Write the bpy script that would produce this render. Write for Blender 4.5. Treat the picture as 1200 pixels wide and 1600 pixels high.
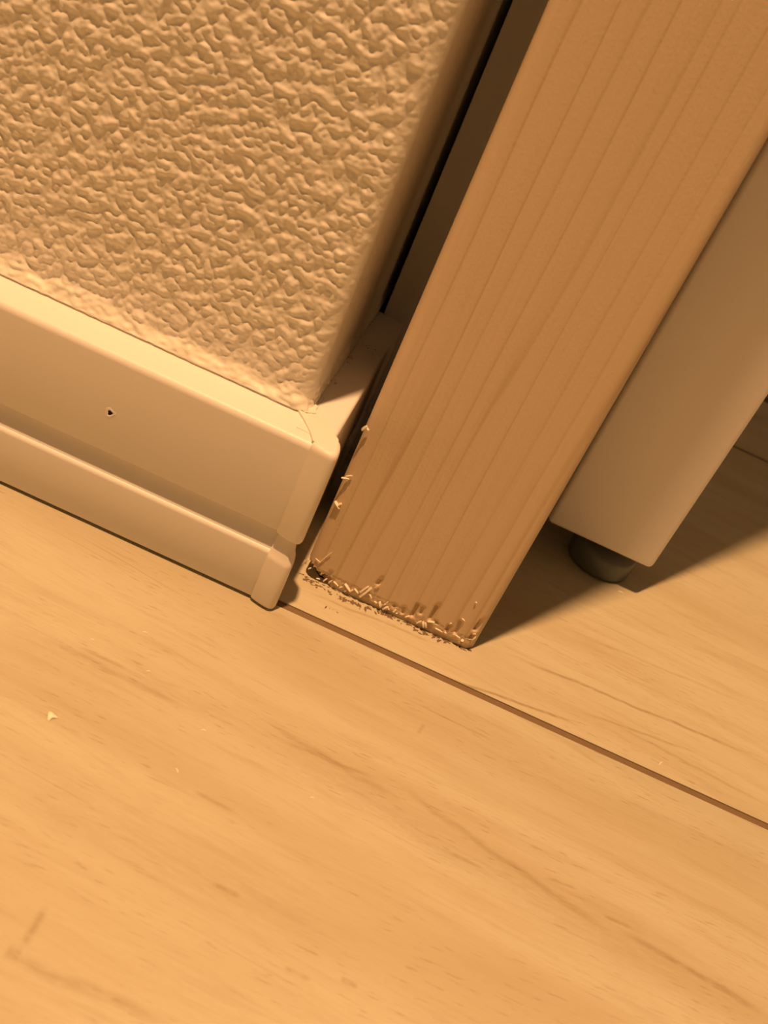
import bpy, bmesh, math, random
import numpy as np
from mathutils import Matrix, Vector

# ------------------------------------------------------------------ scene, camera, light
for o in list(bpy.data.objects):
    bpy.data.objects.remove(o)
S = bpy.context.scene
COL = S.collection
MM = 0.001                                     # everything below is laid out in millimetres

# camera solved from the vanishing points of wall, floor joint and upright edges
ROLL, PITCH, YAW, FPX = math.radians(25.054), math.radians(31.884), math.radians(0.750), 1600.0
CAM = np.array([13.596, -249.053, 204.445])
cy, sy = math.cos(YAW), math.sin(YAW)
cp, sp = math.cos(PITCH), math.sin(PITCH)
cr, sr = math.cos(ROLL), math.sin(ROLL)
WC = (np.array([[cr, -sr, 0], [sr, cr, 0], [0, 0, 1]]) @ np.array([[1, 0, 0], [0, cp, -sp], [0, sp, cp]])
      @ np.array([[cy, 0, -sy], [0, 1, 0], [sy, 0, cy]]) @ np.array([[1, 0, 0], [0, 0, -1], [0, 1, 0.]]))
cam_data = bpy.data.cameras.new('camera')
cam = bpy.data.objects.new('camera', cam_data)
COL.objects.link(cam)
m3 = np.stack([WC[0], -WC[1], -WC[2]], axis=1)
cam.matrix_world = Matrix.Translation(Vector(CAM * MM)) @ Matrix([list(r) for r in m3]).to_4x4()
cam_data.sensor_fit = 'HORIZONTAL'
cam_data.sensor_width = 36.0
cam_data.lens = 36.0 * FPX / 1200.0
cam_data.clip_start = 0.01
cam_data.clip_end = 50
cam_data.dof.use_dof = True
cam_data.dof.focus_distance = 0.325
cam_data.dof.aperture_fstop = 26.0
S.camera = cam


def on_plane(px, py, axis, val):
    """point (mm) where the sight line of a photo pixel meets the plane axis = val"""
    d = WC.T @ np.array([px - 600.0, py - 800.0, FPX])
    t = (val - CAM[axis]) / d[axis]
    return CAM + t * d


world = bpy.data.worlds.new('world')
S.world = world
world.use_nodes = True
bg = world.node_tree.nodes['Background']
bg.inputs[0].default_value = (1.0, 0.57, 0.30, 1)
bg.inputs[1].default_value = 0.108

# the room's warm ceiling lamp, up and to the front left
ELEV, AZ = math.radians(79.5), math.radians(30.4)
lamp_data = bpy.data.lights.new('ceiling_lamp', 'POINT')
lamp_data.energy = 300.0
lamp_data.color = (1.0, 0.53, 0.235)
lamp_data.shadow_soft_size = 0.032
lamp = bpy.data.objects.new('ceiling_lamp', lamp_data)
COL.objects.link(lamp)
D = 2.35
lamp.location = (0.03 - D * math.cos(ELEV) * math.sin(AZ), 0.03 - D * math.cos(ELEV) * math.cos(AZ), D * math.sin(ELEV))

S.view_settings.view_transform = 'Standard'
S.view_settings.look = 'None'
S.view_settings.exposure = 0.0
S.view_settings.gamma = 1.0
S.view_settings.use_curve_mapping = False

rng = np.random.default_rng(7)
random.seed(7)


# ------------------------------------------------------------------ helpers
class NT:
    """tiny node-tree helper"""
    def __init__(self, name):
        self.mat = bpy.data.materials.new(name)
        self.mat.use_nodes = True
        self.t = self.mat.node_tree
        self.b = self.t.nodes['Principled BSDF']

    def n(self, kind, **kw):
        nd = self.t.nodes.new(kind)
        for k, v in kw.items():
            if k.startswith('i_'):
                nd.inputs[k[2:].replace('_', ' ')].default_value = v
            else:
                setattr(nd, k, v)
        return nd

    def l(self, a, b):
        self.t.links.new(a, b)

    def val(self, sock, v):
        if hasattr(v, 'links') or isinstance(v, bpy.types.NodeSocket):
            self.l(v, sock)
        else:
            sock.default_value = v

    def math(self, op, a, b=0.0, c=None, clamp=False):
        nd = self.n('ShaderNodeMath', operation=op, use_clamp=clamp)
        self.val(nd.inputs[0], a)
        self.val(nd.inputs[1], b)
        if c is not None:
            self.val(nd.inputs[2], c)
        return nd.outputs[0]

    def step(self, v, lo, hi, a=0.0, b=1.0):
        nd = self.n('ShaderNodeMapRange', interpolation_type='SMOOTHSTEP')
        self.val(nd.inputs[0], v)
        for i, x in enumerate((lo, hi, a, b)):
            self.val(nd.inputs[1 + i], x)
        return nd.outputs[0]

    def mix(self, f, a, b, mode='MIX'):
        nd = self.n('ShaderNodeMix', data_type='RGBA', blend_type=mode)
        self.val(nd.inputs[0], f)
        self.val(nd.inputs[6], a if not isinstance(a, tuple) else (*a, 1))
        self.val(nd.inputs[7], b if not isinstance(b, tuple) else (*b, 1))
        return nd.outputs[2]

    def coords_mm(self, scale=(1, 1, 1), loc=(0, 0, 0), rot=(0, 0, 0)):
        """object coordinates in millimetres, then scaled"""
        tc = self.n('ShaderNodeTexCoord')
        mp = self.n('ShaderNodeMapping')
        mp.inputs['Scale'].default_value = tuple(s * 1000.0 for s in scale)
        mp.inputs['Location'].default_value = loc
        mp.inputs['Rotation'].default_value = rot
        self.l(tc.outputs['Object'], mp.inputs[0])
        return mp.outputs[0]

    def noise(self, vec, scale=1.0, detail=3.0, rough=0.5, dist=0.0):
        nd = self.n('ShaderNodeTexNoise')
        self.l(vec, nd.inputs['Vector'])
        nd.inputs['Scale'].default_value = scale
        nd.inputs['Detail'].default_value = detail
        nd.inputs['Roughness'].default_value = rough
        nd.inputs['Distortion'].default_value = dist
        return nd.outputs[0]

    def bump(self, h, strength, dist_mm):
        nd = self.n('ShaderNodeBump')
        nd.inputs['Strength'].default_value = strength
        nd.inputs['Distance'].default_value = dist_mm * MM
        self.l(h, nd.inputs['Height'])
        self.l(nd.outputs[0], self.b.inputs['Normal'])

    def base(self, col):
        self.val(self.b.inputs['Base Color'], col if not isinstance(col, tuple) else (*col, 1))


def mesh_obj(name, verts, faces, mat, parent=None, smooth=False, shift=(0, 0, 0)):
    """verts in mm, world frame; the object's origin sits at `shift`"""
    v = (np.asarray(verts, float) - np.array(shift, float)) * MM
    me = bpy.data.meshes.new(name)
    me.from_pydata(v.tolist(), [], faces if isinstance(faces, list) else faces.tolist())
    me.update()
    if smooth:
        me.polygons.foreach_set('use_smooth', [True] * len(me.polygons))
    me.materials.append(mat)
    o = bpy.data.objects.new(name, me)
    COL.objects.link(o)
    o.location = tuple(np.array(shift, float) * MM)
    if parent is not None:
        o.parent = parent
        o.location = tuple((np.array(shift, float)) * MM - np.array(parent.location))
    return o


def fix_normals(o):
    bm = bmesh.new()
    bm.from_mesh(o.data)
    bmesh.ops.recalc_face_normals(bm, faces=bm.faces)
    bm.to_mesh(o.data)
    bm.free()


def tag(o, label, cat, group=None, kind=None):
    o['label'] = label
    o['category'] = cat
    if group:
        o['group'] = group
    if kind:
        o['kind'] = kind
    return o


def sharp_smooth(o, deg=35):
    o.data.polygons.foreach_set('use_smooth', [True] * len(o.data.polygons))
    bm = bmesh.new()
    bm.from_mesh(o.data)
    for e in bm.edges:
        if len(e.link_faces) == 2 and e.calc_face_angle(0) > math.radians(deg):
            e.smooth = False
    bm.to_mesh(o.data)
    bm.free()


def box_bevel(name, lo, hi, r, mat, parent=None, seg=3, shift=None):
    lo, hi = np.array(lo, float), np.array(hi, float)
    sh = np.array(shift if shift is not None else ((lo[0] + hi[0]) / 2, (lo[1] + hi[1]) / 2, lo[2]), float)
    bm = bmesh.new()
    bmesh.ops.create_cube(bm, size=1.0)
    for v in bm.verts:
        p = (np.array(v.co) + 0.5) * (hi - lo) + lo - sh
        v.co = Vector(p * MM)
    if r > 0:
        bmesh.ops.bevel(bm, geom=list(bm.edges), offset=r * MM, segments=seg, profile=0.5, affect='EDGES')
    me = bpy.data.meshes.new(name)
    bm.to_mesh(me)
    bm.free()
    me.materials.append(mat)
    o = bpy.data.objects.new(name, me)
    COL.objects.link(o)
    o.location = tuple(sh * MM)
    if parent is not None:
        o.parent = parent
        o.location = tuple(sh * MM - np.array(parent.location))
    sharp_smooth(o, 40)
    return o


def grid_faces(nu, nv):
    """quads of a (nu x nv) vertex grid, index = u * nv + v"""
    u, v = np.meshgrid(np.arange(nu - 1), np.arange(nv - 1), indexing='ij')
    a = (u * nv + v).ravel()
    return np.stack([a, a + nv, a + nv + 1, a + 1], axis=1)


def band_noise(shape, step, lx, lz, width=0.45, seed=0):
    """band-passed random field (unit variance) with wavelengths lx, lz in mm"""
    r = np.random.default_rng(seed)
    w = np.fft.fft2(r.standard_normal(shape))
    fx = np.fft.fftfreq(shape[0], step)[:, None] * lx
    fz = np.fft.fftfreq(shape[1], step)[None, :] * lz
    k = np.hypot(fx, fz)
    h = np.real(np.fft.ifft2(w * np.exp(-((k - 1.0) / width) ** 2)))
    return (h - h.mean()) / h.std()


# ------------------------------------------------------------------ materials
def mat_wallpaper():
    t = NT('textured_wallpaper')
    v = t.coords_mm()
    n = t.noise(v, 0.12, 2)
    paper = t.mix(n, (0.78, 0.74, 0.66), (0.84, 0.80, 0.71))
    # cream sealant smeared along the foot of the paper
    sep = t.n('ShaderNodeSeparateXYZ')
    t.l(v, sep.inputs[0])
    edge = t.math('ADD', sep.outputs[2], t.math('MULTIPLY', t.math('SUBTRACT', t.noise(v, 0.35, 4), 0.5), 7.0))
    seal = t.step(edge, 64.2, 67.0, 1.0, 0.0)
    t.base(t.mix(seal, paper, (0.88, 0.85, 0.74)))
    t.b.inputs['Roughness'].default_value = 0.48
    t.b.inputs['Specular IOR Level'].default_value = 0.5
    fine = t.noise(v, 1.6, 4, 0.6)
    # carries the stipple on where the modelled relief ends (well outside the photograph)
    coarse = t.noise(v, 0.3, 3)
    out = t.math('MAXIMUM', t.step(sep.outputs[2], 225, 240), t.step(sep.outputs[0], -185, -170, 1.0, 0.0))
    t.bump(t.math('ADD', t.math('MULTIPLY', fine, 0.12), t.math('MULTIPLY', coarse, out)), 0.5, 1.0)
    return t.mat


def mat_white_vinyl(name, col, rough, speck=0.0):
    t = NT(name)
    v = t.coords_mm()
    n = t.noise(v, 0.05, 2)
    c = t.mix(n, tuple(x * 0.985 for x in col), col)
    if speck:
        d = t.step(t.noise(v, 0.9, 3, 0.7), 0.70, 0.78)
        c = t.mix(t.math('MULTIPLY', d, speck), c, (0.35, 0.28, 0.2))
    t.base(c)
    t.b.inputs['Roughness'].default_value = rough
    t.b.inputs['Specular IOR Level'].default_value = 0.4
    t.bump(t.noise(v, 2.2, 2), 0.12, 0.15)
    return t.mat


def mat_floor():
    t = NT('pine_floorboard')
    v = t.coords_mm()
    # broad tonal bands following the boards, thrown a little by a slow noise
    warp = t.math('MULTIPLY', t.math('SUBTRACT', t.noise(t.coords_mm((0.006, 0.02, 1)), 1.0, 2), 0.5), 16.0)
    sep = t.n('ShaderNodeSeparateXYZ')
    t.l(v, sep.inputs[0])
    yy = t.math('ADD', t.math('ADD', sep.outputs[1], t.math('MULTIPLY', sep.outputs[0], 0.075)), warp)
    cmb = t.n('ShaderNodeCombineXYZ')
    t.l(t.math('MULTIPLY', sep.outputs[0], 0.10), cmb.inputs[0])
    t.l(yy, cmb.inputs[1])
    broad = t.noise(cmb.outputs[0], 0.045, 3, 0.55)
    mid = t.noise(cmb.outputs[0], 0.22, 3, 0.6)
    c = t.mix(t.step(broad, 0.32, 0.68), FLOOR_A, FLOOR_B)
    c = t.mix(t.math('MULTIPLY', t.step(mid, 0.50, 0.72), 0.45), c, FLOOR_C)
    # long thin dark grain lines in places
    c2 = t.n('ShaderNodeCombineXYZ')
    t.l(t.math('MULTIPLY', sep.outputs[0], 0.012), c2.inputs[0])
    t.l(yy, c2.inputs[1])
    lines = t.step(t.noise(c2.outputs[0], 0.55, 2, 0.5), 0.62, 0.72)
    patch = t.step(t.noise(t.coords_mm((0.010, 0.035, 1), (3.1, 7.7, 0)), 1.0, 2), 0.50, 0.66)
    c = t.mix(t.math('MULTIPLY', t.math('MULTIPLY', lines, patch), 0.42), c, FLOOR_D)
    # fine fibre
    c3 = t.n('ShaderNodeCombineXYZ')
    t.l(t.math('MULTIPLY', sep.outputs[0], 0.10), c3.inputs[0])
    t.l(yy, c3.inputs[1])
    c = t.mix(t.math('MULTIPLY', t.step(t.noise(c3.outputs[0], 1.1, 4, 0.65), 0.42, 0.75), 0.30), c, FLOOR_C)
    # short pores
    por = t.step(t.noise(t.coords_mm((0.14, 1.3, 1), (1.3, 2.2, 0), (0, 0, 0.07)), 1.0, 2, 0.5), 0.60, 0.72)
    c = t.mix(t.math('MULTIPLY', t.math('MULTIPLY', por, t.step(t.noise(t.coords_mm((0.02, 0.05, 1), (9, 4, 0)), 1.0, 2), 0.38, 0.6)), 0.42), c, FLOOR_D)

    def streak(p0, p1, w, amt, wob=1.2):
        """one dark grain mark of the print, from p0 to p1 (mm), w wide"""
        dx, dy = p1[0] - p0[0], p1[1] - p0[1]
        L = math.hypot(dx, dy)
        ux, uy = dx / L, dy / L
        rx = t.math('SUBTRACT', sep.outputs[0], p0[0])
        ry = t.math('SUBTRACT', sep.outputs[1], p0[1])
        al = t.math('ADD', t.math('MULTIPLY', rx, ux), t.math('MULTIPLY', ry, uy))
        wb = t.math('MULTIPLY', t.math('SUBTRACT', t.noise(t.coords_mm((0.06, 0.06, 1), (p0[0], p0[1], 0)), 1.0, 2), 0.5), wob * 4)
        pe = t.math('ABSOLUTE', t.math('ADD', t.math('SUBTRACT', t.math('MULTIPLY', ry, ux), t.math('MULTIPLY', rx, uy)), wb))
        m = t.math('MULTIPLY', t.step(pe, 0.0, 1.3 * w, 1.0, 0.0),
                   t.math('MULTIPLY', t.step(al, 0.0, 0.25 * L), t.step(al, 0.75 * L, L, 1.0, 0.0)))
        br = t.step(t.noise(t.coords_mm((0.25, 0.8, 1), (p0[1], p0[0], 0)), 1.0, 2), 0.30, 0.55, 0.45, 1.0)
        return t.math('MULTIPLY', t.math('MULTIPLY', m, br), amt)

    for a, b, w, amt, wob in STREAKS:
        pa, pb = on_plane(*a, 2, 0.0), on_plane(*b, 2, 0.0)
        c = t.mix(streak(pa, pb, w, amt, wob), c, FLOOR_D)
    t.base(c)
    t.b.inputs['Roughness'].default_value = 0.55
    t.b.inputs['Specular IOR Level'].default_value = 0.28
    t.bump(t.noise(t.coords_mm((0.08, 0.9, 1)), 1.0, 3), 0.10, 0.15)
    return t.mat


def mat_post():
    t = NT('raw_softwood')
    v = t.coords_mm()
    sep = t.n('ShaderNodeSeparateXYZ')
    t.l(v, sep.inputs[0])
    warp = t.math('MULTIPLY', t.math('SUBTRACT', t.noise(t.coords_mm((0.045, 0.05, 0.0045)), 1.0, 2), 0.5), 8.0)
    # growth rings: slightly tilted planes through the stick, earlywood fading into a sharp latewood line
    x = t.math('ADD', t.math('ADD', sep.outputs[0], t.math('MULTIPLY', sep.outputs[1], 0.55)),
               t.math('ADD', warp, t.math('MULTIPLY', sep.outputs[2], -0.028)))
    xs = t.math('MULTIPLY', t.math('SUBTRACT', t.noise(t.coords_mm((0.11, 0.06, 0.0), (2.7, 0.4, 0)), 1.0, 1), 0.5), 14.0)
    q = t.math('DIVIDE', t.math('ADD', t.math('ADD', x, xs), 402.0), 7.0)
    ph = t.math('FRACT', q)
    ring = t.math('ADD', t.math('MULTIPLY', t.step(ph, 0.30, 0.90), 0.28),
                  t.math('MULTIPLY', t.step(ph, 0.78, 0.93), 0.72))
    ring = t.math('MULTIPLY', ring, t.step(ph, 0.94, 1.0, 1.0, 0.0))
    vary = t.step(t.noise(t.coords_mm((0.09, 0.02, 0.004), (5, 1, 0)), 1.0, 2), 0.30, 0.70, 0.30, 0.85)
    c = t.mix(t.math('MULTIPLY', ring, vary), POST_A, POST_B)
    fib = t.noise(t.coords_mm((1.3, 1.3, 0.035)), 1.0, 3, 0.6)
    c = t.mix(t.math('MULTIPLY', t.step(fib, 0.45, 0.75), 0.16), c, POST_B)
    # pale fuzz specks
    sp_ = t.step(t.noise(t.coords_mm((0.55, 0.55, 0.4)), 1.0, 2, 0.7), 0.72, 0.80)
    c = t.mix(t.math('MULTIPLY', sp_, 0.35), c, (0.88, 0.80, 0.68))
    t.base(c)
    t.b.inputs['Roughness'].default_value = 0.72
    t.b.inputs['Specular IOR Level'].default_value = 0.25
    t.bump(t.math('ADD', t.noise(t.coords_mm((1.6, 1.6, 0.10)), 1.0, 3), t.noise(t.coords_mm((1.1, 1.1, 0.9)), 1.0, 2)), 0.22, 0.22)
    return t.mat


def mat_plain(name, col, rough=0.6, spec=0.4, var=0.12, scale=0.4):
    t = NT(name)
    v = t.coords_mm()
    n = t.noise(v, scale, 3)
    t.base(t.mix(n, tuple(x * (1 - var) for x in col), tuple(min(1, x * (1 + var)) for x in col)))
    t.b.inputs['Roughness'].default_value = rough
    t.b.inputs['Specular IOR Level'].default_value = spec
    return t.mat


FLOOR_A, FLOOR_B, FLOOR_C, FLOOR_D = (0.555, 0.525, 0.385), (0.49, 0.435, 0.295), (0.435, 0.365, 0.235), (0.27, 0.185, 0.09)
POST_A, POST_B = (0.71, 0.57, 0.40), (0.55, 0.40, 0.24)
# dark marks of the printed grain: photo pixels (start, end), width mm, strength, wobble
STREAKS = [
    ((-10, 1478), (270, 1605), 1.9, 0.34, 1.0), ((75, 1412), (32, 1484), 1.1, 0.40, 0.4), ((8, 1484), (34, 1494), 2.0, 0.36, 0.3),
    ((690, 1056), (915, 1134), 0.8, 0.70, 0.6), ((780, 1016), (1200, 1190), 0.9, 0.62, 0.9), ((470, 920), (700, 1015), 0.8, 0.42, 0.7), ((900, 1110), (1100, 1180), 0.7, 0.40, 0.5),
    ((600, 1210), (980, 1480), 1.6, 0.34, 1.4), ((960, 1450), (1210, 1590), 1.3, 0.50, 1.2), ((300, 1090), (1260, 1640), 8.0, 0.16, 2.0), ((-60, 1170), (620, 1520), 9.0, 0.13, 2.0),
    ((-40, 960), (420, 1150), 5.0, 0.14, 1.2), ((60, 990), (300, 1110), 1.3, 0.30, 0.8), ((400, 1120), (640, 1260), 1.4, 0.30, 1.0), ((430, 1150), (600, 1225), 0.9, 0.36, 0.6), ((300, 1235), (372, 1272), 1.0, 0.36, 0.4),
    ((330, 1380), (378, 1402), 0.8, 0.46, 0.2), ((530, 1527), (562, 1543), 0.9, 0.50, 0.2), ((440, 1512), (488, 1533), 0.9, 0.34, 0.2), ((850, 1370), (905, 1390), 0.6, 0.36, 0.2), ((940, 1430), (990, 1450), 0.7, 0.40, 0.3),
    ((120, 1008), (200, 1046), 0.8, 0.38, 0.3), ((652, 1148), (664, 1130), 0.8, 0.28, 0.2), ((940, 1120), (1200, 1260), 0.8, 0.30, 0.8), ((880, 980), (1190, 1110), 1.0, 0.24, 0.8), ((700, 1330), (760, 1360), 0.7, 0.3, 0.2),
]
M_PAPER = mat_wallpaper()
M_BASE = mat_white_vinyl('white_vinyl', (0.83, 0.80, 0.76), 0.42)
M_CAP = mat_white_vinyl('cream_cap_plastic', (0.84, 0.79, 0.72), 0.42, 0.25)
M_CASING = mat_white_vinyl('casing_paint', (0.80, 0.79, 0.72), 0.5)
M_PANEL = mat_white_vinyl('white_laminate', (0.90, 0.88, 0.86), 0.5)
M_FLOOR = mat_floor()
M_JOINT = mat_plain('joint_brown', (0.20, 0.135, 0.075), 0.7, 0.2)
M_POST = mat_post()
M_SPLINTER = mat_plain('pale_torn_fibre', (0.90, 0.82, 0.66), 0.7, 0.2)
M_FOOT = mat_plain('dark_grey_plastic', (0.115, 0.125, 0.115), 0.42, 0.5)
M_DUST = mat_plain('dust_brown', (0.19, 0.13, 0.08), 0.95, 0.1)
M_HOLE = mat_plain('painted_hole_shade', (0.03, 0.02, 0.015), 0.95, 0.05)
M_BACK = mat_plain('back_wall_paint', (0.74, 0.70, 0.64), 0.7, 0.2)

# ------------------------------------------------------------------ floor
JY, JW, PITCH_MM, TH = 4.1, 3.0, 294.0, 0.5
floor = box_bevel('floor', (-900, -900, -21.0), (900, 900, -TH), 0, M_JOINT, shift=(0, 0, 0))
tag(floor, 'honey coloured wooden floor of wide boards with narrow brown joints', 'floor', kind='structure')
for k in range(-4, 3):
    if JY + (k + 1) * PITCH_MM - JW / 2 < -900:
        continue
    y0, y1 = JY + k * PITCH_MM + JW / 2, JY + (k + 1) * PITCH_MM - JW / 2
    box_bevel('floorboard', (-900, max(y0, -900), -TH), (900, min(y1, 899), 0.0), 0.12, M_FLOOR, floor, seg=2, shift=(0, 0, 0))

# ------------------------------------------------------------------ wall with stippled paper and rounded corner
WX, WY, WR = -16.0, 15.4, 4.5            # side plane, front plane, corner radius
FS = 0.34
front_x = np.concatenate([[-900, -600, -400, -300, -230], np.arange(-190, WX - WR, FS), [WX - WR]])
pts, nrm, amp = [], [], []
for x in front_x:
    pts.append((x, WY)); nrm.append((0, -1)); amp.append(1.0)
for a in np.linspace(0, math.pi / 2, 20)[1:]:
    pts.append((WX - WR + WR * math.sin(a), WY + WR - WR * math.cos(a)))
    nrm.append((math.sin(a), -math.cos(a)))
    amp.append(1.0)
for y in np.concatenate([np.arange(WY + WR + FS * 1.5, 60, FS * 1.5), np.arange(60, 130, 1.5), [200, 400, 900]]):
    pts.append((WX, y)); nrm.append((1, 0)); amp.append(1.0)
pts, nrm = np.array(pts), np.array(nrm)
seg = np.hypot(*np.diff(pts, axis=0).T)
s_path = np.concatenate([[0], np.cumsum(seg)])
s_path -= s_path[np.argmin(np.abs(pts[:, 0] - (WX - WR)) + np.abs(pts[:, 1] - WY))]   # 0 = start of the corner arc
zs = np.concatenate([[0, 30, 59.0, 60.45, 60.5], np.arange(60.8, 240, FS), [260, 320, 400, 700, 1200, 2400]])
# relief sampled from a periodic field
NX = NZ = 1024
step = 0.34
fD = band_noise((NX, NZ), step, 1.9, 1.7, 0.40, 4)
fE = band_noise((NX, NZ), step, 14, 12, 0.6, 5)
fG = band_noise((NX, NZ), step, 5.5, 4.5, 0.5, 6)
H = np.zeros((NX, NZ))
srn = np.random.default_rng(77)
for _ in range(26000):
    cx_, cz_ = srn.integers(0, NX), srn.integers(0, NZ)
    k_ = srn.random()
    r_ = srn.uniform(0.62, 1.30)
    if k_ < 0.42:
        ra, rb, an = r_ * srn.uniform(1.5, 2.4), r_ * 0.85, srn.normal(0, 0.25)
    elif k_ < 0.58:
        ra, rb, an = r_ * srn.uniform(1.5, 2.2), r_ * 0.7, math.pi / 2 + srn.normal(0, 0.25)
    else:
        ra, rb, an = r_ * 1.1, r_, 0.0
    w_ = int(ra * 1.25 / step) + 1
    gx = np.arange(-w_, w_ + 1)
    X_, Z_ = np.meshgrid(gx * step, gx * step, indexing='ij')
    c_, s_ = math.cos(an), math.sin(an)
    q_ = ((X_ * c_ + Z_ * s_) / ra) ** 2 + ((-X_ * s_ + Z_ * c_) / rb) ** 2
    st_ = np.clip(1.2 - q_, 0, None) ** 0.75 * (0.35 + 0.40 * r_) * srn.uniform(0.65, 1.0)
    ix, izz = np.ix_((cx_ + gx) % NX, (cz_ + gx) % NZ)
    H[ix, izz] = np.maximum(H[ix, izz], st_)
ff = np.fft.fftfreq(NX, step)
H = np.real(np.fft.ifft2(np.fft.fft2(H) * np.exp(-(ff[:, None] ** 2 + ff[None, :] ** 2) * 2 * (math.pi * 0.30) ** 2)))
H = (H - H.mean()) / H.std() * 0.55 + 0.10 * fD + 0.06 * fE + 0.12 * fG
iu = np.clip(((s_path + 200) / step), 0, None).astype(int) % NX
iz = np.clip((zs / step), 0, None).astype(int) % NZ
h = H[np.ix_(iu, iz)]
zz = zs[None, :]
ss = s_path[:, None]
fade = np.clip((zz - 62.5) / 4.5, 0, 1) ** 1.0 * np.clip((240 - zz) / 8, 0, 1) * np.clip((ss + 168) / 10, 0, 1)
fade = np.where(ss > -1.0, fade * np.clip(1 - (ss + 1.0) / 6.0, 0.16, 1), fade)
WALL_AMP = 0.36
disp = h * fade * WALL_AMP
# sealant smeared at the foot: the paper flares out over the board top
lump = band_noise((NX, NZ), step, 4.2, 2.6, 0.6, 11)[np.ix_(iu, iz)]
wob = 1.0 + 0.30 * band_noise((NX, NZ), step, 14, 14, 0.6, 12)[np.ix_(iu, iz)]
fl = np.clip(1 - (zz - 60.2) / (5.6 * np.clip(wob, 0.5, 1.6)), 0, 1)
near = (zz >= 60.48) & (zz < 80)
disp = disp + np.where(near, np.where(ss > 4.0, 1.0, 2.5) * fl ** 1.2 + 0.17 * lump * np.clip(fl * 3, 0, 1) * np.clip((zz - 60.2) / 1.0, 0.2, 1), 0) * np.clip((ss + 400) / 50, 0, 1)
nU, nV = len(pts), len(zs)
P = np.zeros((nU, nV, 3))
P[:, :, 0] = pts[:, 0:1] + nrm[:, 0:1] * disp
P[:, :, 1] = pts[:, 1:2] + nrm[:, 1:2] * disp
P[:, :, 2] = zz
wall = mesh_obj('wall_front', P.reshape(-1, 3), grid_faces(nU, nV), M_PAPER, smooth=True)
tag(wall, 'cream stippled wallpaper on the wall turning a rounded corner', 'wall', kind='structure')

wb = box_bevel('wall_back', (-14.0, 900, -20), (900, 960, 2400), 0, M_BACK, shift=(443, 900, 0))
tag(wb, 'plain pale wall behind the white upright', 'wall', kind='structure')

# ------------------------------------------------------------------ baseboards
def arc(cx, cz, r, a0, a1, n):
    return [(cx + r * math.cos(math.radians(a)), cz + r * math.sin(math.radians(a))) for a in np.linspace(a0, a1, n)]

# profile as (depth behind the front face, height)
PROFILE = ([(11.9, 1.2), (0.6, 1.2), (0.15, 1.35), (0, 1.7), (0, 18.6)] + arc(1.7, 18.6, 1.7, 180, 118, 8)[1:]
           + [(3.1, 26.6), (3.3, 27.3), (3.3, 27.7), (3.1, 27.9), (0.35, 28.0), (0.08, 28.1), (0, 28.35), (0, 57.4)]
           + arc(2.4, 57.4, 2.4, 180, 96, 10)[1:] + [(11.9, 60.05)])


# the side board shows a crisper top arris
SIDE_PROFILE = [p for p in PROFILE if p[1] < 56] + arc(1.2, 58.8, 1.2, 180, 96, 7) + [(11.9, 60.05)]


def sweep(name, place, u0, u1, back, mat, profile=PROFILE):
    us = [u0, u1]
    prof = [(d if d < 11 else back, z) for d, z in profile]
    n = len(prof)
    verts = [place(u, d, z) for u in us for d, z in prof]
    faces = [[i, (i + 1) % n, n + (i + 1) % n, n + i] for i in range(n)] + [list(range(n)), list(range(2 * n - 1, n - 1, -1))]
    o = mesh_obj(name, verts, faces, mat)
    fix_normals(o)
    sharp_smooth(o, 30)
    return o


SX = -4.6                                 # outer face of the side baseboard
bf = sweep('baseboard_front', lambda u, d, z: (u, d, z), -900, -7.0, 15.35, M_BASE)
tag(bf, 'white grooved baseboard along the foot of the stippled wall', 'baseboard', kind='structure')
bs = sweep('baseboard_side', lambda u, d, z: (SX - d, u, z), 5.0, 109.9, 11.35, M_BASE, SIDE_PROFILE)
tag(bs, 'white baseboard round the corner in the dark gap behind the timber post', 'baseboard', kind='structure')

# little nail hole in the front baseboard, its shade painted as a flat dark disc
hp = on_plane(172, 645, 1, 0.0)
bm_v, bm_f = [], []
nh = 14
ringd = [(1.6, -0.02), (1.15, -0.16), (0.80, -0.12), (0.74, -0.03)]
for r, d in ringd:
    for i in range(nh):
        a = 2 * math.pi * i / nh
        rr = r * (1 + 0.18 * math.sin(3 * a + 1) + 0.1 * math.sin(5 * a))
        bm_v.append((hp[0] + rr * math.cos(a), d, hp[2] + 1.1 * rr * math.sin(a)))
for k in range(len(ringd) - 1):
    for i in range(nh):
        j = (i + 1) % nh
        bm_f.append([k * nh + i, k * nh + j, (k + 1) * nh + j, (k + 1) * nh + i])
rim = mesh_obj('nail_hole_rim', bm_v, bm_f, M_BASE, bf, smooth=True, shift=(hp[0], 0, hp[2]))
core = mesh_obj('nail_hole', [(hp[0] + 0.80 * math.cos(a) * (1 + .2 * math.sin(2 * a)), -0.035, hp[2] + 0.92 * math.sin(a)) for a in np.linspace(0, 2 * math.pi, nh, endpoint=False)],
                [list(range(nh))], M_HOLE, bf, shift=(hp[0], 0, hp[2]))
core['label'] = 'tiny nail hole painted as a dark disc'

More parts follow.
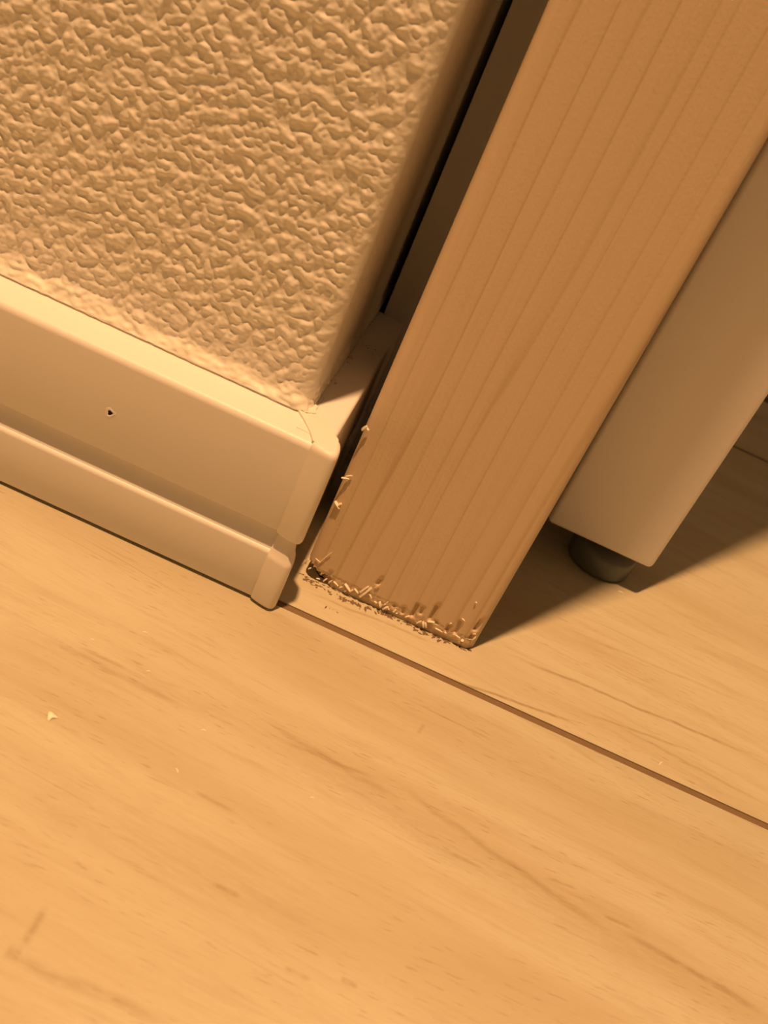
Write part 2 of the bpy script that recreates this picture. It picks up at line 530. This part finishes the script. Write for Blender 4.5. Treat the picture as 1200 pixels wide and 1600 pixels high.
# ------------------------------------------------------------------ corner cap over the baseboard joint
outer = [(-9.6, -0.35), (-9.3, -0.75), (-8.0, -1.25), (-6.2, -1.75), (-4.4, -2.1), (-3.0, -2.15), (-2.2, -1.8), (-1.6, -1.05),
         (-1.35, 0.2), (-1.35, 1.8), (-1.6, 4.0), (-2.0, 6.0), (-2.6, 7.2), (-3.7, 7.8)]
left_in = [(-18.5, 13.9), (-16.2, 11.2), (-13.8, 8.0), (-11.8, 5.0), (-10.4, 2.4), (-9.8, 0.8)]
right_in = [(-4.7, 8.5), (-6.2, 10.0), (-8.4, 12.6), (-11.0, 15.8), (-13.4, 19.2), (-14.9, 21.4)]
plan = np.array(left_in + outer + right_in)
nO = len(plan)
is_out = np.array([0] * (len(left_in)) + [1] * len(outer) + [0] * len(right_in), float)
cap_prof = ([(0.5, 0.75), (0.12, 0.95), (0, 1.5), (0, 17.8), (0.1, 18.6), (0.4, 19.3), (1.0, 20.0), (1.8, 20.7), (2.3, 21.6), (2.3, 25.8), (2.0, 26.6), (0.6, 27.3), (0.12, 27.6), (0, 28.1), (0, 56.4)]
            + [(0.12, 57.6), (0.5, 58.7), (1.1, 59.6), (1.9, 60.2), (3.0, 60.55), (4.5, 60.7)])
ctr = np.array([-8.0, 6.0])


def resample(pl, n):
    pl = np.array(pl, float)
    L_ = np.concatenate([[0], np.cumsum(np.hypot(*np.diff(pl, axis=0).T))])
    u_ = np.linspace(0, L_[-1], n)
    return np.stack([np.interp(u_, L_, pl[:, 0]), np.interp(u_, L_, pl[:, 1])], 1)


NU, NT_ = 40, 14
O_ = resample(outer, NU)
I_ = resample([(-18.5, 13.9), (-17.6, 14.2), (-16.2, 16.6), (-15.5, 19.5), (-15.2, 21.4)], NU)


def shrink(q, d):
    to = ctr - q
    ln = np.hypot(*to.T)[:, None]
    return q + to / ln * d


rows = []
Os = shrink(O_, 1.7)
Lc = resample(left_in + [tuple(Os[0])], NT_)
Rc = resample(right_in[::-1] + [tuple(Os[-1])], NT_)
uu = np.linspace(0, 1, NU)[:, None]
for k, tt in enumerate(np.linspace(0, 1, NT_)):
    q = (1 - uu) * Lc[k] + uu * Rc[k] + (1 - tt) * I_ + tt * Os - ((1 - uu) * ((1 - tt) * I_[0] + tt * Os[0]) + uu * ((1 - tt) * I_[-1] + tt * Os[-1]))
    rows.append((q, 60.75 - 0.15 * tt))
for d, z in [(1.1, 60.45), (0.6, 60.15), (0.25, 59.65), (0.06, 59.0), (0, 58.3), (0, 50.0), (0, 28.1), (0.10, 27.8), (0.4, 27.6), (2.4, 27.4), (2.5, 26.8), (2.3, 26.2), (1.6, 23.4), (0.9, 20.5), (0.4, 19.3), (0.1, 18.6),
             (0, 17.8), (0, 1.7), (0.12, 1.2), (0.5, 1.0), (4.0, 1.0)]:
    rows.append((shrink(O_, d), z))
cv = [(x, y, z) for q, z in rows for x, y in q]
cf = [[k * NU + i, k * NU + i + 1, (k + 1) * NU + i + 1, (k + 1) * NU + i] for k in range(len(rows) - 1) for i in range(NU - 1)]
# thin returns along both side edges so that the cap has thickness over the boards
for e in (0, NU - 1):
    n0 = len(cv)
    for k, (q, z) in enumerate(rows):
        g = q[e] + (ctr - q[e]) * 0.0
        if k < NT_ + 3:
            cv.append((g[0], g[1], z - 1.6))
        else:
            w = ctr - q[e]
            w = w / np.hypot(*w) * 1.6
            cv.append((g[0] + w[0], g[1] + w[1], z))
    for k in range(len(rows) - 1):
        f4 = [k * NU + e, (k + 1) * NU + e, n0 + k + 1, n0 + k]
        cf.append(f4 if e == 0 else f4[::-1])
cap = mesh_obj('baseboard_corner_cap', cv, cf, M_CAP, shift=(-8, 6, 0))
fix_normals(cap)
sharp_smooth(cap, 42)
tag(cap, 'cream plastic corner cap covering the joint between the two baseboards', 'corner cap')

# ------------------------------------------------------------------ casing closing the gap behind the post
cas = box_bevel('trim_1', (-13.1, 110.0, 0.0), (60, 890, 2200), 0.6, M_CASING)  # unseen depth added to keep the slot by the wall dark
tag(cas, 'pale upright casing in the shade at the back of the gap beside the wall', 'trim', kind='structure')

# ------------------------------------------------------------------ white upright standing on a levelling foot
PX0, PX1, PY0, PY1, PZ = 77.0, 121.9, 100.0, 400.0, 14.0
unit = bpy.data.objects.new('shelf_upright', None)
COL.objects.link(unit)
unit.location = ((PX0 + PX1) / 2 * MM, (PY0 + PY1) / 2 * MM, 0)
tag(unit, 'white shelf upright raised on dark round levelling feet behind the timber post', 'shelf')
box_bevel('side_panel', (PX0, PY0, PZ), (PX1, PY1, 1900), 2.2, M_PANEL, unit, seg=4)


def lathe(name, cx, cy, prof, mat, parent, n=48):
    v, f = [], []
    for r, z in prof:
        for i in range(n):
            a = 2 * math.pi * i / n
            v.append((cx + r * math.cos(a), cy + r * math.sin(a), z))
    for k in range(len(prof) - 1):
        for i in range(n):
            j = (i + 1) % n
            f.append([k * n + i, k * n + j, (k + 1) * n + j, (k + 1) * n + i])
    f.append(list(range(n))[::-1])
    f.append(list(range((len(prof) - 1) * n, len(prof) * n)))
    o = mesh_obj(name, v, f, mat, parent, shift=(cx, cy, 0))
    fix_normals(o)
    sharp_smooth(o, 50)
    return o


FOOT = [(11.6, 0.0), (12.6, 0.35), (13.3, 1.1), (13.6, 2.2), (13.7, 8.6), (13.3, 9.7), (12.6, 10.3), (11.2, 10.7), (6.0, 11.0), (5.2, 11.4)]
for fy in (113.2, 386.0):
    ft = lathe('levelling_foot', 105.2, fy, FOOT, M_FOOT, unit)
    ft['label'] = 'dark grey round levelling foot'
    lathe('stem', 105.2, fy, [(4.6, 11.0), (4.6, 13.9)], M_FOOT, ft)

# ------------------------------------------------------------------ timber post, cut end torn
BX0, BX1, BY0, BY1, BR = 1.15, 63.0, 22.3, 84.5, 3.2  # back face is unseen; depth chosen to darken the gap beside the wall
POST_H = 2000.0


def rrect(d):
    """perimeter of the stick, d = extra inset"""
    out = []
    fx = np.arange(BX0 + BR, BX1 - BR + 1e-6, 0.42)
    out += [(x, BY0) for x in fx]
    for cx, cyy, a0 in ((BX1 - BR, BY0 + BR, -90), (BX1 - BR, BY1 - BR, 0), (BX0 + BR, BY1 - BR, 90), (BX0 + BR, BY0 + BR, 180)):
        if cx > 30 and a0 == 0:
            out += [(BX1, y) for y in np.linspace(BY0 + BR, BY1 - BR, 12)[1:-1]]
        if a0 == 90:
            out += [(x, BY1) for x in np.linspace(BX1 - BR, BX0 + BR, 10)[1:-1]]
        if a0 == 180:
            out += [(BX0, y) for y in np.linspace(BY1 - BR, BY0 + BR, 30)[1:-1]]
        for a in np.linspace(a0, a0 + 90, 9):
            out.append((cx + BR * math.cos(math.radians(a)), cyy + BR * math.sin(math.radians(a))))
    res_ = []
    for p in out:
        if not res_ or math.hypot(p[0] - res_[-1][0], p[1] - res_[-1][1]) > 0.05:
            res_.append(p)
    if math.hypot(res_[0][0] - res_[-1][0], res_[0][1] - res_[-1][1]) < 0.05:
        res_.pop()
    return np.array(res_)


per = rrect(0)
nP = len(per)
ptan = np.roll(per, -1, 0) - np.roll(per, 1, 0)
ptan /= np.hypot(*ptan.T)[:, None]
pn = np.stack([ptan[:, 1], -ptan[:, 0]], 1)            # outward
pz = np.concatenate([np.arange(0, 12, 0.4), np.arange(12, 24, 2), [30, 60, 100, 150, 220, 400, 800, 1400, POST_H]])
front = (np.abs(per[:, 1] - BY0) < 2.2) & (pn[:, 1] < -0.3)
prn = np.random.default_rng(21)
# torn lip: the face breaks off a little above the floor over a recessed band, and high up at the left arris
smooth_n = np.convolve(prn.standard_normal(nP + 8), np.ones(5) / 5, 'same')[4:-4]
lip = 1.75 + 0.45 * smooth_n * 1.6 + 0.25 * prn.standard_normal(nP)
left_w = np.clip(1 - (per[:, 0] - BX0) / 12.5, 0, 1)
lip = np.clip(lip, 0.9, 2.9) + left_w ** 1.35 * 5.4 + np.where(left_w > 0, 0.5 * prn.standard_normal(nP), 0)
deep = 0.55 + np.clip(left_w * 2.2 - 0.35, 0, 1) * 5.0
ends = front | ((per[:, 0] < BX0 + 2) & (per[:, 1] < BY0 + 10))
NB = [((130, 180), (120, 205), .5), ((240, 210), (215, 285), .6), ((400, 180), (325, 320), .9), ((460, 210), (425, 290), .7), ((625, 200), (535, 360), .8), ((605, 370), (618, 400), .6),
      ((770, 430), (735, 490), .8), ((900, 380), (830, 520), .7), ((1135, 385), (1065, 485), 1.0), ((1050, 545), (1015, 580), 1.3)]
NA = [((1000, 365), (960, 420), .6), ((1180, 670), (1165, 700), .5), ((380, 260), (355, 320), .35), ((190, 290), (180, 330), .6), ((255, 340), (245, 375), .5)]
fromA = lambda q: (470 + q[0] / 8.0, 860 + q[1] / 8.0)
fromB = lambda q: (600 + q[0] / 7.5, 920 + q[1] / 7.5)
notch_px = [(fromB(a), fromB(b), d) for a, b, d in NB] + [(fromA(a), fromA(b), d) for a, b, d in NA]
notches = []
for a, b, dp in notch_px:
    A = on_plane(*a, 1, BY0)
    B = on_plane(*b, 1, BY0)
    notches.append((A, B, dp))
pv = []
for k, z in enumerate(pz):
    x, y = per[:, 0].copy(), per[:, 1].copy()
    zc = np.full(nP, float(z))
    # below the lip the wood is set back
    ins = np.where(ends, deep * np.clip((lip - z) / 0.25, 0, 1), 0.5 * np.clip(1 - z / 0.9, 0, 1))
    dn = np.zeros(nP)
    if z < 24:
        for A, B, dp in notches:
            lo, hi = min(A[2], B[2]), max(A[2], B[2])
            f_ = np.clip((zc - lo + 0.7) / 0.5, 0, 1) * np.clip((hi + 0.5 - zc) / 1.1, 0, 1)
            u_ = (zc - B[2]) / (A[2] - B[2] + 1e-6)
            xc = B[0] + (A[0] - B[0]) * np.clip(u_, 0, 1)
            dn = np.maximum(dn, dp * 1.5 * f_ * np.clip(1.35 - np.abs(per[:, 0] - xc) / 0.62, 0, 1))
    dn = np.where(front, dn + (0.12 * np.abs(prn.standard_normal(nP)) if z < 5 else 0), 0)
    x -= pn[:, 0] * (ins + dn)
    y -= pn[:, 1] * (ins + dn)
    pv.append(np.stack([x, y, zc], 1))
pv = np.array(pv)
nk = len(pz)
pf = []
for k in range(nk - 1):
    for i in range(nP):
        j = (i + 1) % nP
        pf.append([k * nP + i, k * nP + j, (k + 1) * nP + j, (k + 1) * nP + i])
pf.append(list(range(nP))[::-1])
pf.append(list(range((nk - 1) * nP, nk * nP)))
post = bpy.data.objects.new('timber_post', None)
COL.objects.link(post)
post.location = ((BX0 + BX1) / 2 * MM, (BY0 + BY1) / 2 * MM, 0)
tag(post, 'raw pale softwood post with a torn splintered foot standing on the floor', 'post')
stick = mesh_obj('shaft', pv.reshape(-1, 3), pf, M_POST, post, shift=((BX0 + BX1) / 2, (BY0 + BY1) / 2, 0))
sharp_smooth(stick, 50)


def sliver(name, pa, pb, w, mat, parent, bend=0.3, th=0.25):
    """a flat torn fibre from pa to pb (mm)"""
    pa, pb = np.array(pa, float), np.array(pb, float)
    d = pb - pa
    d /= np.linalg.norm(d)
    side = np.cross(d, [0, -0.55, 0.85])
    side /= np.linalg.norm(side)
    up = np.cross(side, d)
    v, f = [], []
    n = 4
    for k in range(n):
        u = k / (n - 1)
        c = pa + (pb - pa) * u + up * bend * math.sin(math.pi * u)
        ww = w * (1 - 0.55 * abs(u - 0.4)) * 0.5
        for sg, tg in ((-1, 0), (1, 0), (1, 1), (-1, 1)):
            v.append(c + side * ww * sg + up * th * tg)
    for k in range(n - 1):
        for i in range(4):
            j = (i + 1) % 4
            f.append([k * 4 + i, k * 4 + j, (k + 1) * 4 + j, (k + 1) * 4 + i])
    f += [[3, 2, 1, 0], [4 * n - 4, 4 * n - 3, 4 * n - 2, 4 * n - 1]]
    o = mesh_obj(name, v, f, mat, parent, shift=tuple((pa + pb) / 2))
    fix_normals(o)
    return o


# pale torn fibres on the cut edge, plus one painted lip highlight: start, end, width mm
FA = [((10, 190), (55, 120), .3), ((55, 170), (95, 108), .5), ((92, 236), (132, 218), .4), ((195, 352), (240, 362), .4), ((280, 388), (330, 352), .45), ((345, 410), (388, 378), .4), ((410, 388), (466, 447), .45),
      ((552, 415), (615, 512), .8), ((613, 520), (655, 488), .5), ((670, 478), (716, 537), .5), ((733, 578), (887, 466), 1.0), ((738, 525), (852, 446), .6), ((850, 538), (886, 597), .4),
      ((985, 636), (994, 712), .8), ((1022, 738), (1082, 702), .6), ((1078, 708), (1102, 744), .4), ((1152, 775), (1192, 738), .6), ((918, 636), (948, 662), .4), ((930, 465), (1000, 425), .2),
      ((185, 100), (240, 150), .22), ((238, 150), (322, 74), .22), ((318, 78), (386, 24), .2), ((480, 470), (515, 455), .4), ((545, 515), (575, 500), .4), ((1060, 670), (1092, 640), .3)]
FB = [((105, 262), (132, 276), .5), ((138, 292), (160, 286), .4), ((248, 332), (303, 318), .5), ((456, 380), (464, 452), .8), ((484, 392), (492, 456), .5), ((380, 405), (440, 376), .4), ((513, 382), (592, 394), .6),
      ((600, 462), (682, 508), .35), ((708, 512), (733, 522), .35), ((768, 412), (797, 404), .3), ((912, 348), (946, 378), .3), ((838, 542), (892, 584), .35), ((903, 600), (932, 614), .9), ((1028, 607), (1077, 562), .5),  # first one stands in for the highlight along the torn lip
      ((1040, 532), (1080, 530), .3), ((1070, 158), (1092, 166), .3), ((8, 232), (56, 212), .5), ((0, 190), (22, 176), .4)]
for a, b, w in [(fromA(a), fromA(b), w) for a, b, w in FA] + [(fromB(a), fromB(b), w) for a, b, w in FB]:
    A = on_plane(*a, 1, BY0 - 0.12)
    B = on_plane(*b, 1, BY0 - 0.30)
    A[2] = max(A[2], 0.35)
    B[2] = max(B[2], 0.35)
    sliver('splinter', A, B, w * 1.15, M_SPLINTER, post, bend=0.12 if w < 0.3 else 0.2, th=0.14)
# fuzz on the left arris
for (a, b, w) in [((566, 672), (574, 666), .9), ((570, 667), (576, 673), .7), ((534, 747), (546, 749), .6), ((541, 745), (551, 744), .4), ((523, 783), (530, 795), 1.0), ((526, 791), (534, 787), .9)]:
    A = on_plane(*a, 1, BY0 + 0.2)
    B = on_plane(*b, 1, BY0 - 0.3)
    sliver('splinter', A, B, w, M_SPLINTER, post, bend=0.15, th=0.35)

# ------------------------------------------------------------------ shavings and dust on the floor
shav = [((75, 1125), (90, 1121), 2.4, 'curled pale wood shaving lying alone on the open floorboard'),
        ((222, 988), (231, 990), .6, None), ((314, 1141), (322, 1143), .6, None), ((274, 1200), (278, 1208), .5, None), ((228, 1049), (236, 1050), .5, None),
        ((140, 998), (148, 1002), .4, None), ((1030, 1196), (1036, 1190), .5, None), ((965, 924), (975, 928), .9, 'small pale wood chip on the floor beside the dark levelling foot'), ((484, 1246), (491, 1248), .4, None)]
for a, b, w, lab in shav:
    A, B = on_plane(*a, 2, 0.06), on_plane(*b, 2, 0.06)
    mid = (A + B) / 2
    v, f = [], []
    dd = (B - A) / np.linalg.norm(B - A)
    sd = np.array([-dd[1], dd[0], 0])
    nn_ = 7
    for k in range(nn_):
        u = k / (nn_ - 1)
        ww = w * math.sin(math.pi * (0.12 + 0.76 * u)) * 0.5 * (1.0 if lab else 0.8)
        c = A + (B - A) * u + sd * 0.5 * w * math.sin(math.pi * u)
        zt = 0.05 + 0.16 * w * math.sin(math.pi * u) ** 2
        v += [c - sd * ww + (0, 0, 0.0), c + sd * ww + (0, 0, 0.0), c + sd * ww * 0.7 + (0, 0, zt), c - sd * ww * 0.7 + (0, 0, zt * 0.8)]
    for k in range(nn_ - 1):
        for i in range(4):
            j = (i + 1) % 4
            f.append([k * 4 + i, k * 4 + j, (k + 1) * 4 + j, (k + 1) * 4 + i])
    f += [[3, 2, 1, 0], [4 * nn_ - 4, 4 * nn_ - 3, 4 * nn_ - 2, 4 * nn_ - 1]]
    o = mesh_obj('wood_shaving', v, f, M_SPLINTER, smooth=True, shift=(mid[0], mid[1], 0))
    fix_normals(o)
    tag(o, lab or 'tiny pale sliver of wood lying on the floorboards', 'shaving', None if lab else 'slivers of wood on the floor')


def crumbs(name, spots, mat, label):
    """many grains of dust as one mesh; spots = (x, y, z, radius)"""
    v, f = [], []
    oct_ = np.array([(1, 0, 0), (-1, 0, 0), (0, 1, 0), (0, -1, 0), (0, 0, 1), (0, 0, -0.2)], float)
    ofc = [(0, 2, 4), (2, 1, 4), (1, 3, 4), (3, 0, 4), (2, 0, 5), (1, 2, 5), (3, 1, 5), (0, 3, 5)]
    for x, y, z, r in spots:
        n0 = len(v)
        a = prn.uniform(0, 6.28)
        sc = np.array([r * prn.uniform(0.8, 2.2), r * prn.uniform(0.5, 1.0), r * prn.uniform(0.15, 0.4)])
        q = oct_ * sc * prn.uniform(0.8, 1.2, (6, 1))
        c_, s_ = math.cos(a), math.sin(a)
        for p in q:
            v.append((x + p[0] * c_ - p[1] * s_, y + p[0] * s_ + p[1] * c_, z + p[2]))
        f += [[n0 + i for i in t] for t in ofc]
    o = mesh_obj(name, v, f, mat)
    tag(o, label, 'dust', kind='stuff')
    return o


spots = []
for px, py, n_, r_ in [(481, 906, 26, .9), (489, 911, 24, .9), (500, 917, 22, .8), (516, 925, 16, .7), (533, 934, 30, 1.1), (545, 938, 20, .8), (561, 947, 34, 1.1), (575, 949, 18, .7), (592, 957, 34, 1.2), (606, 962, 18, .7),
                       (617, 966, 26, 1.0), (632, 973, 26, .9), (645, 978, 14, .7), (656, 985, 30, 1.0), (668, 990, 18, .7), (684, 998, 20, .8), (700, 1002, 16, .7), (716, 1008, 26, 1.0), (735, 1010, 16, .8)]:
    q = on_plane(px, py, 2, 0.0)
    for k in range(int(n_ * 0.3)):
        spots.append((q[0] + prn.normal() * r_ * 1.3, min(q[1] + prn.normal() * r_ * 0.8, BY0 + 1.0), 0.04, prn.uniform(0.25, 0.75)))
for px, py, r in [(509, 949, .45), (520, 953, .22), (527, 957, .3), (532, 933, .35), (545, 938, .2), (515, 951, .15)]:
    q = on_plane(px, py, 2, 0.0)
    spots.append((q[0], q[1], 0.08, r))
crumbs('floor_dust', spots, M_DUST, 'dark fluff and sawdust gathered along the foot of the post')

spots = []
for i in range(90):
    y = prn.uniform(22, 120)
    spots.append((WX + 0.5 + abs(prn.normal()) * 0.35, y, 60.1, prn.uniform(0.08, 0.22)))
for px, py in [(548, 559), (545, 557), (550, 560), (543, 566), (572, 539), (567, 537), (538, 556), (522, 598), (526, 598), (576, 543), (584, 550)]:
    q = on_plane(px, py, 2, 60.1)
    for k in range(5):
        spots.append((q[0] + prn.normal() * .25, q[1] + prn.normal() * 1.0, 60.1, prn.uniform(0.1, 0.25)))
# dark grains paint the shaded cap seam and sealant crack, with some grime
for a, b, n_ in [((468, 640), (480, 645), 18), ((480, 645), (492, 646), 14), ((494, 640), (506, 622), 18)]:
    for u in np.linspace(0, 1, n_):
        q = on_plane(a[0] + (b[0] - a[0]) * u, a[1] + (b[1] - a[1]) * u, 2, 60.8)
        spots.append((q[0] + prn.normal() * .06, q[1] + prn.normal() * .10, 60.8, prn.uniform(0.08, 0.2)))
for q in resample(right_in[::-1] + [tuple(Os[-1])], 60)[16:]:
    spots.append((q[0] + 0.10 + prn.normal() * .03, q[1] + 0.10 + prn.normal() * .04, 60.08, prn.uniform(0.06, 0.14)))
crumbs('ledge_dust_and_seam_shade', spots, M_DUST, 'specks of dust on the side baseboard ledge, and dark grains painting the cap seam and crack')
